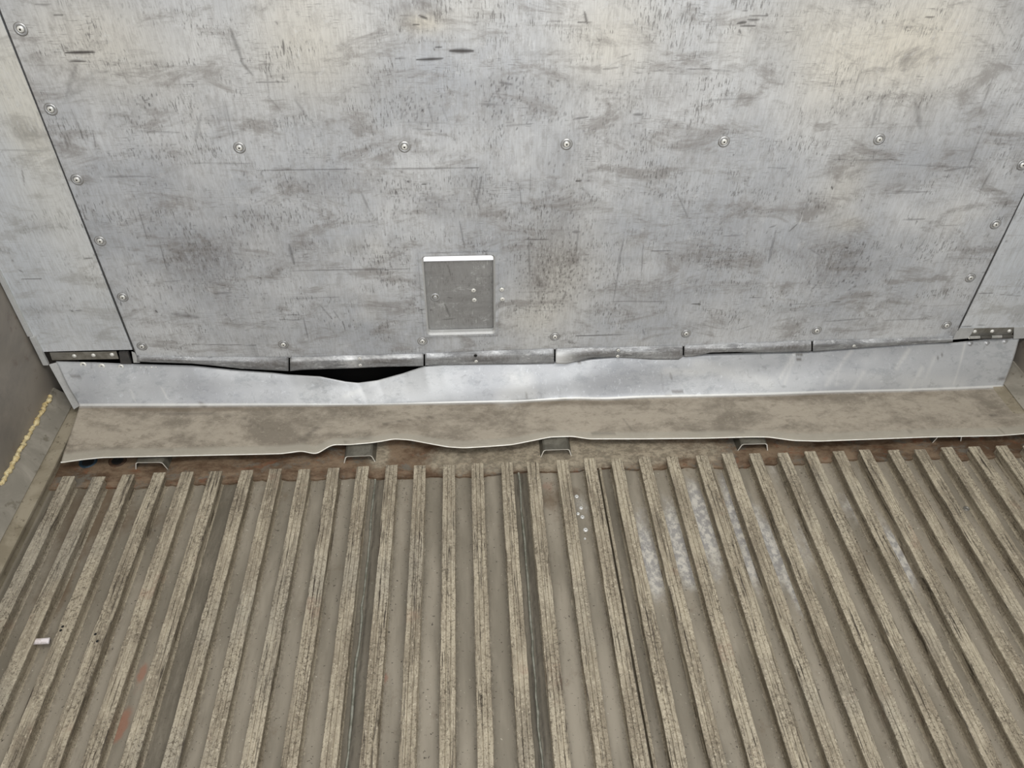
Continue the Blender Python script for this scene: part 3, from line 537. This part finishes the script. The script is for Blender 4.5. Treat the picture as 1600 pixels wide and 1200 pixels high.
# ---- hatch door (loose plate behind the opening)
hd = empty('access_hatch', (hx0, .013, hz0), label='small grey access flap behind the rounded opening in the centre panel', category='hatch')
O2 = np.array(hd.location)
ztop = onY(720, 408.5, .013)[2]
hX = np.arange(hx0-.012, hx1+.012, .0022); hZ = np.linspace(hz0-.012, ztop, 100)
HX, HZ = np.meshgrid(hX, hZ)
hD, hW, hK = paint(hX, hZ, strokes=[(690,372,702,386,1,.4),(700,420,704,436,1.3,.5),(728,400+6,748,447,1.5,.55),(690,415,697,400,1,.3),(695,480,703,500,2,.45),(690,505,712,503,1.6,.5),(735,492,740,500,1.6,.6),(700,470,706,471,1,.6),(672,489,674,490,2,.8)], dirt=[(735,495,22,10,.35),(700,445,12,10,.25),(690,415,20,8,.2),(762,512,14,6,.5)], ticks=[(730,500,26,8,24,.5,.1),(695,435,14,16,12,.4,.1)])
ys_ = np.full(HX.shape, .0135) + .0015*(HX-hx0)/.15
o = mesh_obj('plate', np.stack([HX, ys_, HZ], -1).reshape(-1, 3), gfaces(*HX.shape), M_hatch, hd, False, {'dirt': hD, 'warm': hW, 'mark': hK, 'pale': hD*0}); o.location = -O2
o = box('plate_edge', (hX[0], .0142, hZ[0]), (hX[-1], .0165, ztop), M_hatch, hd); o.location = -O2
lt = lathe('latch_button', [(.0112, 0), (.0108, .002), (.0085, .003), (.0078, .0022), (.0068, .0022), (.006, .0036), (.003, .0044), (.001, .0044)], [M_rivet, M_steel], 20, 'y', [0, 0, 0, 1, 1, 0, 0, 0])
put('latch_button', lt, onY(680, 464, .0135)-O2+np.array([0, -.0002, 0]), hd, label='round metal latch button')
for x, y in [(740,454),(741,469)]:
    put('small_rivet', lathe('small_rivet', [(.0058, 0), (.005, .0010), (.0025, .0016), (.0012, .0012)], [M_bright, M_hole], 12, 'y', [0, 0, 0, 1]), onY(x, y, .0135)-O2, hd)
# white light duct added behind: shows bright sky, keeps it out of the cavity
dt = empty('light_duct', (duct_x[0], .02, duct_z[0]), label='added white-lined light duct seen as a bright strip above the access flap', category='duct')
for lo, hi in (((duct_x[0], .02, duct_z[1]), (duct_x[1], .149, duct_z[1]+.004)), ((duct_x[0], .02, duct_z[0]-.004), (duct_x[1], .149, duct_z[0])),
               ((duct_x[0]-.004, .02, duct_z[0]), (duct_x[0], .149, duct_z[1])), ((duct_x[1], .02, duct_z[0]), (duct_x[1]+.004, .149, duct_z[1]))):
    o = box('duct_side', lo, hi, M_white, dt); o.location = -np.array(dt.location)

# ---- side panels
def side_panel(name, x0, x1, zb, label, warm, dirt, marks, ticks):
    root = empty(name, ((x0+x1)/2, 0, zb), label=label, category='panel'); R_ = np.array(root.location)
    X = np.arange(x0, x1+.002, .0024); X[-1] = x1; Z = np.concatenate([np.arange(zb, 1.06, .0026), np.arange(1.1, 2.44, .1), [2.44]])
    D, W_, K = paint(X, Z, strokes=marks, dirt=dirt, warm=warm, ticks=ticks)
    xx, zz = np.meshgrid(X, Z); pl_ = np.zeros(xx.shape)
    yy = .0016+.001*np.sin(zz*9+xx*12)
    o = mesh_obj('sheet', np.stack([xx, yy, zz], -1).reshape(-1, 3), gfaces(*xx.shape), M_side, root, True, {'dirt': D, 'warm': W_, 'mark': K, 'pale': pl_}); o.location = -R_
    o = box('backing', (x0+.001, .004, zb+.001), (x1-.001, .008, 2.44), M_side, root); o.location = -R_
    return root, R_
lx0, lx1 = -1.146, xa-.0052
zl = onY(130, 549)[2]
lp, LR = side_panel('side_panel', lx0, lx1, zl, 'pale narrow metal panel along the left edge of the bulkhead', [(60,60,80,80,.8),(30,150,50,60,.8),(60,230,50,60,.6),(90,330,60,60,.45),(150,430,40,50,.35)],
    [(55,205,40,12,.3),(62,355,30,14,.35),(45,210,30,20,.2),(60,485,50,10,.3),(150,520,40,20,.15)],
    [(33,437,64,436,1.4,.6),(129,405,145,403,1.8,.7),(28,422,36,426,1.6,.7),(18,406,20,409,1.6,.6),(126,350,131,358,1.4,.7),(2,236,70,236,.9,.5),(110,485,114,488,2,.7),(118,486,128,486,1.6,.6),(33,262,38,290,1,.5),(108,464,112,470,1.2,.6)],
    [(70,483,50,8,50,.35,.4),(110,405,30,5,16,.3,.4),(20,130,30,60,14,.35,.4),(150,430,18,26,30,.4,.4),(60,500,40,30,20,.25,.4)])
o = box('edge_flange', (lx0-.003, -.006, zl-.038), (lx0+.010, .004, .255), M_rim, lp, .0015); o.location = -LR
o = box('edge_flange', (lx0-.007, -.004, .255), (lx0+.004, .004, 2.44), M_rim, lp, .0015); o.location = -LR
rx0, rx1 = xb+.0052, XR-.008
zr_ = onY(1550, 513)[2]
rp, RR = side_panel('side_panel', rx0, rx1, zr_, 'pale narrow metal panel along the right edge of the bulkhead', [(1560,480,40,20,.2)], [(1590,390,30,10,.15)], [(1530,459,1552,458,1.2,.6),(1560,460,1598,463,1.2,.5),(1501,511,1518,510,1.3,.8),(1525,508,1540,508,1.2,.8),(1572,377,1573,378,1.5,.6)], [(1590,460,16,5,10,.4,-.4),(1530,490,20,20,8,.3,-.4)])
# metal between hinge and fold on both sides
def quad_px(name, px, Y, mat, root, R_, th=.002):
    o = poly(name, [onY(x, y, Y) for x, y in px], mat, root, th); o.location = -R_; return o
quad_px('lower_tab', [(206,549),(211,551),(219,566),(209,566)], .0, M_rim, lp, LR)
quad_px('lower_tab', [(1497,512),(1522,512),(1513,528),(1488,530)], .0, M_rim, rp, RR)
quad_px('lower_tab', [(1584,511),(1612,510),(1612,527),(1583,529)], .0, M_rim, rp, RR)

# ---- hinges
def hinge(label, x0, x1, ytop, ybot, rows, knuckle, recess):
    p0, p1 = onY(x0, ytop[0], recess), onY(x1, ytop[1], recess)
    q0, q1 = onY(x0+(4 if x0 < 800 else -6), ybot[0], recess), onY(x1+(4 if x0 < 800 else -5), ybot[1], recess)
    root = empty('hinge', p0, label=label, category='hinge'); R_ = np.array(p0)
    o = poly('leaf', [p0, p1, q1, q0], M_steel, root, .002); o.location = -R_
    for x, y in rows: put('rivet', lathe('hinge_rivet', [(.0052, 0), (.0048, .0016), (.0030, .0030), (.0012, .0034)], [M_bright], 12, 'y'), onY(x, y, recess-.002)-R_, root)
    if knuckle:
        (kx0, ky0), (kx1, ky1) = knuckle
        A_, B_ = onY(kx0, ky0, recess-.008), onY(kx1, ky1, recess-.008)
        for k in range(4):
            a, b = A_+(B_-A_)*(k/4+.006), A_+(B_-A_)*((k+1)/4-.006)
            o = tube('knuckle', [a, b], .0042, M_steel if k % 2 else M_bright, root, 12); o.location = -R_
    return root
hinge('bent grey steel hinge in the slot below the left side panel', 78, 182, (550.5, 548.5), (562, 560), [(116,556),(146,555),(175,554)], None, .004)
hinge('grey steel hinge with exposed knuckles below the right side panel', 1519, 1585, (512.5, 511), (525, 523), [(1523,518),(1550,517.5),(1577,517)], ((1514, 527.5), (1582, 525.5)), .0015)
sp_ = poly('gap_block', [onY(x, y, .008) for x, y in ((187,548),(201,548),(207,566),(190,566))], M_gap_dark, None, .007, label='dark grey block filling the dark opening beside the left hinge', category='spacer')  # dark block standing in for the shaded opening

# ------------------------------------------------ kick plate (one bent sheet)
KT = [(88,564.5),(150,566),(207,568.5),(300,571),(370,578),(425,582),(450,585),(500,588),(540,596),(560,598),(590,594),(630,583),(663,572),(690,568),(735,567),(867,565),(905,562),(960,556),(1068,555),(1100,553),(1200,550.5),(1260,549.5),(1330,544),(1400,538.5),(1440,536),(1490,535),(1540,530),(1592,528)]
KR = [(125,634),(300,634),(400,633.5),(540,633),(620,632),(690,630.5),(740,629.5),(800,628.5),(860,625),(900,623),(940,624.5),(1000,621.5),(1100,619.5),(1200,617),(1300,613),(1400,611),(1500,607.5),(1566,605)]
KL = [(95,722),(130,717),(160,714),(300,711),(400,709),(440,708),(470,704),(480,705.5),(488,708),(497,707.5),(508,700),(520,694),(545,694),(580,691),(600,688),(615,685),(640,686.5),(680,694),(700,697.5),(725,699),(760,697),(800,694),(835,687),(860,682),(895,681),(920,685),(1000,685),(1100,684),(1170,682),(1200,682),(1240,687.5),(1280,688.5),(1360,685.5),(1450,682),(1560,680),(1600,677),(1625,672)]
def cat(tab, n, x0, x1):
    xs = np.linspace(x0, x1, n); return xs, np.interp(xs, *zip(*tab))
nK = 560; u = np.linspace(0, 1, nK)
def smooth(a, k=7): 
    p = np.pad(a, k//2, 'edge'); return np.convolve(p, np.ones(k)/k, 'valid')
tx = 88+(1592-88)*u; ty = np.interp(tx, *zip(*KT))
rx_ = 125+(1566-125)*u; ry_ = smooth(np.interp(rx_, *zip(*KR)), 15)
bx_ = 95+(1625-95)*u; by_ = smooth(np.interp(bx_, *zip(*KL)), 5)
top3 = np.array([onY(x, y, .004 - .018*math.exp(-((x-555)/75)**2)) for x, y in zip(tx, ty)])
rid3 = np.array([onY(x, y, -.055-.004*math.sin(x*.011)) for x, y in zip(rx_, ry_)])
lipz_ = .050 + .004*np.sin(u*17+1)
low3 = np.array([onZ(x, y, z) for x, y, z in zip(bx_, by_, lipz_)])
up_n, lo_n, bend = 16, 18, 5
rowsV, tan, hem, pale, mark = [], [], [], [], []
n_up = None
for r_ in range(up_n):
    t = r_/(up_n-1)*.94; b = -.004*np.sin(u*13+t*3)*math.sin(math.pi*t) - .004*np.exp(-((tx-815)/30)**2)*math.sin(math.pi*t)
    P = top3*(1-t)+rid3*t; P[:, 1] += b; rowsV.append(P); tan.append(np.zeros(nK)); hem.append(np.zeros(nK)); pale.append(np.zeros(nK))
for r_ in range(1, bend+1):
    s = r_/(bend+1); a, c = top3*.06+rid3*.94, rid3*.94+low3*.06
    P = (1-s)**2*a+2*s*(1-s)*rid3+s*s*c; rowsV.append(P); tan.append(np.full(nK, 0 if s < .55 else .7)); hem.append(np.zeros(nK)); pale.append(np.full(nK, .5 if s < .55 else 0))  # pale band paints the highlight along the ridge
for r_ in range(lo_n):
    t = .06+(1-.06)*r_/(lo_n-1); P = rid3*(1-t)+low3*t
    P[:, 2] += -.002*math.sin(math.pi*t)*(1+np.sin(u*19)) + (.004*t if t > .88 else 0)*0
    P[:, 2] -= .004*max(0, (t-.86)/.14)
    rowsV.append(P); tan.append(np.ones(nK)); hem.append(np.full(nK, .75 if t > .87 else 0)); pale.append(np.zeros(nK))
KV = np.array(rowsV); nr = len(KV)
tan, hem, pale = np.array(tan), np.array(hem), np.array(pale)
# light scuffs and painted dent highlight on the upright face, dark wiping marks on the sole
def kmark(arr, plane_rows, x1, y1, x2, y2, wd, s):
    # works in wall coordinates of the kick grid
    px = KV[..., 0]; py = KV[..., 2]*1.0 - KV[..., 1]
    def loc(x, y):
        d = ray(x, y); # nearest grid vertex to the ray
        q = KV-CAM; dd = d/np.linalg.norm(d); pr = q@dd; r2 = (q*q).sum(-1)-pr*pr; return np.unravel_index(np.argmin(r2), r2.shape)
    a, b = loc(x1, y1), loc(x2, y2); A0, B0 = KV[a], KV[b]
    dv = B0-A0; L = (dv*dv).sum()+1e-9; t = np.clip(((KV-A0)@dv)/L, 0, 1); d = np.linalg.norm(KV-A0-t[..., None]*dv, axis=-1)
    np.maximum(arr, s*np.clip(1.3-d/wd, 0, 1), out=arr)
mark = np.zeros(tan.shape)
for x1, y1, x2, y2, wd, s in [(1242,630-90,1220,590,.004,.4),(1330,530+20,1290,600,.006,.35),(1420,545,1400,575,.006,.4),(1508,540,1490,600,.004,.5),(1350,580,1330,612,.006,.4),(1460,560,1440,600,.005,.3),(1440,575,1420,610,.006,.4),(800,590,830,612,.02,.28),(1090,570,1200,600,.02,.25),(1300,590,1500,600,.02,.2),(820,600,790,622,.03,.3),
                          (1310,580,1305,600,.006,.3),(1240,560,1225,600,.004,.3),(1600,540,1568,604,.004,.6),(600,570+20,540,620,.006,.2),(1040,580,1100,582,.01,.3),(205,610,212,625,.003,.4),(253,605,262,620,.003,.4)]:
    kmark(pale, 0, x1, y1, x2, y2, wd, s*.7)
for x1, y1, x2, y2, wd, s in [(250,648,330,648,.0025,.6),(330,648,385,655,.0025,.6),(385,655,410,670,.0025,.5),(105,707,170,703,.003,.4),(170,703,270,702,.003,.35),(315,632,320,636,.008,.8),(470,690,478,690,.01,.6),(480,680,495,668,.01,.6),(600,665,640,656,.0025,.7),(640,656,690,650,.0025,.5),
                          (975,655,985,672,.003,.5),(120,640,1,1,.001,0),(1080,686-12,1160,676,.003,.3),(540,690,620,678,.003,.5),(925,679,960,679,.003,.5),(1490,640,1530,650,.006,.3),(1548,651,1556,652,.006,.7),(1420,673,1445,671,.002,.5),(1560,672,1566,676,.003,.5),(1033,585,1034,608,.0035,.25),(1046,585,1049,592,.004,.6),(113,586,126,586,.002,.6),
                          (1464,560,1470,555,.0025,.8),(1245,554,1253,554,.003,.9),(1244,563,1250,563,.003,.9),(1560,592,1575,594,.006,.7),(903,567,905,568,.005,.9),(875,623,884,624,.005,.7),(822,613,823,622,.003,.6),(1040,618,1048,618,.003,.8),(1050,612,1066,611,.002,.7)]:
    if s: kmark(mark, 0, x1, y1, x2, y2, max(wd*.8, .0022), s*.8)
stain = np.zeros(tan.shape)
q_ = KV-CAM; cam_ = q_@ROT; SX, SY = 800+F*cam_[..., 0]/-cam_[..., 2], 600-F*cam_[..., 1]/-cam_[..., 2]
for x, y, rx, ry, s in [(650,665,130,26,.55),(760,650,90,20,.5),(560,655,60,24,.4),(850,655,60,24,.45),(1040,640,120,8,.45),(300,641,200,7,.55),(900,632,300,8,.5),(1240,625,120,10,.5),(1400,620,150,6,.4),(230,665,60,20,.25),(1530,620,40,12,.3),(1490,650,20,20,.4),(1350,640,40,10,.35),(1080,665,60,14,.3),(980,660,20,26,.4)]:
    stain = np.maximum(stain, s*np.exp(-(((SX-x)/rx)**2+((SY-y)/ry)**2)))
stain += .3*np.clip(1-np.abs(SY-np.interp(SX, rx_, ry_)-5)/8, 0, 1)
kick = empty('kick_plate', ((XL+XR)/2, -.1, .05), label='long bent aluminium kick plate, grey above and dirty tan below, with a wavy edge', category='kick plate')
KO = np.array(kick.location)
o = mesh_obj('bent_sheet', KV.reshape(-1, 3)-KO, gfaces(nr, nK), [M_kick, M_edge], kick, True, {'tan': tan, 'hem': hem, 'stain': stain, 'pale': np.clip(pale, 0, 1), 'mark': mark})
so = o.modifiers.new('thickness', 'SOLIDIFY'); so.thickness = .0024; so.offset = -1; so.material_offset_rim = 1; so.use_rim = True
tube('edge_glint_bead', low3+np.array([0, -.0006, -.0012])-KO, .0015, M_edge, kick, 6)  # added bead; its pale colour paints light caught by the sheet edge
# flange at left end
Lp = [onY(77, 569, .001), onY(88.5, 566, .001), onY(126, 633, -.0535), onY(116, 639, -.0535)]
Lq = [p + np.array([0, -.0022, .0006]) for p in Lp]
o = mesh_obj('end_flange', np.array(Lp+Lq)-KO, [(0, 1, 2, 3), (7, 6, 5, 4), (0, 4, 5, 1), (1, 5, 6, 2), (2, 6, 7, 3), (3, 7, 4, 0)], M_rim, kick)
ringm = lathe('punched_hole', [(.0085, 0), (.007, .0016), (.0045, .0020), (.0030, .0008), (.0010, .0006)], [M_bright, M_hole], 14, 'y', [0, 0, 0, 1, 1])
def near_kick(x, y):
    d = ray(x, y); d = d/np.linalg.norm(d); q = KV-CAM; pr = q@d; r2 = (q*q).sum(-1)-pr*pr; i = np.unravel_index(np.argmin(r2), r2.shape)
    t = np.linalg.norm(KV[i]-CAM); return CAM+d*(pr[i]-.0012)
for x, y, s in [(130,570.5,1),(159,573,1),(189,573.5,.85)]:
    put('punched_hole', ringm, near_kick(x, y)-KO, kick, (math.radians(-18), 0, 0)).scale = (s, 1, s)
dim = lathe('flush_rivet', [(.0085, 0), (.0075, .0008), (.005, .0006), (.0042, .0022), (.002, .0030), (.0006, .003)], [M_rivet], 14, 'y')
for x, y in [(1516,538),(1542,537),(1570,534.5)]: put('flush_rivet', dim, near_kick(x, y)-KO, kick, (math.radians(-18), 0, 0))
nib = lathe('burr', [(.0028, 0), (.0024, .001), (.001, .0016)], [M_bright], 8, 'y')
for x, y in [(220,574.5),(228,574),(237,574),(244,574)]: put('burr', nib, near_kick(x, y)-KO, kick)

# ------------------------------------------------ channel brackets under the kick plate
def bracket_mesh():
    w2, h, t, y0, y1 = .035, .0250, .0017, 0.0, .10
    out = [(-w2-.004, 0), (-w2+.001, h-.008), (-w2+.0025, h-.003), (-w2+.007, h), (w2-.007, h), (w2-.0025, h-.003), (w2-.001, h-.008), (w2+.004, 0)]
    inn = [(x*(1-t/w2*1.2), max(0, z-t)) for x, z in out]
    V = [(x, y, z) for y in (y0, y1) for x, z in out+inn]; n = len(out); N2 = 2*n; Fc, mi = [], []
    for s in range(n-1):
        Fc += [(s, s+1, N2+s+1, N2+s), (n+s+1, n+s, N2+n+s, N2+n+s+1), (s, n+s, n+s+1, s+1), (N2+s, N2+s+1, N2+n+s+1, N2+n+s)]; mi += [0, 0, 1, 0]
    me = bpy.data.meshes.new('channel_bracket'); me.from_pydata(V, [], Fc); me.materials.append(M_brk); me.materials.append(M_edge); me.polygons.foreach_set('material_index', mi)
    return me
bme = bracket_mesh()
BL = ['first upturned channel bracket from the left, under the kick plate near the two dark cups', 'channel bracket with pale crumbs beside it, second from the left', 'channel bracket in the middle, below the small hump of the kick plate edge',
      'channel bracket right of middle in the dark damp patch', 'channel bracket at the far right, only its two bent legs showing']
for k, (x, y) in enumerate([(237,733),(562,723),(869,713),(1176,704),(1479,691)]):
    p = onZ(x, y, lipz); yy = p[1]
    put('channel_bracket', bme, (p[0], yy, lipz-.001), None, (0, 0, math.radians((-2, 1, 0, -1, 2)[k])), label=BL[k], category='bracket', group='channel brackets under the kick plate')
# cups half hidden under the kick plate
cup = lambda m1, m2: lathe('drain_cup', [(.021, -.003), (.021, .003), (.0195, .0038), (.017, .003), (.014, .0016), (.004, .0012)], [m1, m2], 20, 'z', [0, 0, 0, 0, 1, 1])
for x, y, m1, lab in [(138,722,M_pipeb,'dark blue round cup below the left end of the kick plate'), (184,720,M_pipek,'rusty round cup between the dark blue cup and the first bracket'), (1523,680,M_steel,'grey ring half hidden below the right end of the kick plate')]:
    p = onZ(x, y, lipz); put('drain_cup', cup(m1, M_hole), (p[0], p[1]+(0 if x < 900 else .012), lipz), None, label=lab, category='drain')

# white stub lying in a groove on the left
a, b = onZ(46, 1004, .031), onZ(78, 1002, .031)
tube('tube_stub', [a+np.array([0, 0, .002]), a+(b-a)*.06+np.array([0, 0, .002]), a+(b-a)*.94+np.array([0, 0, .002]), b+np.array([0, 0, .002])], .0060, M_stub, None, 14, label='short white tube stub lying in a groove on the left', category='stub')
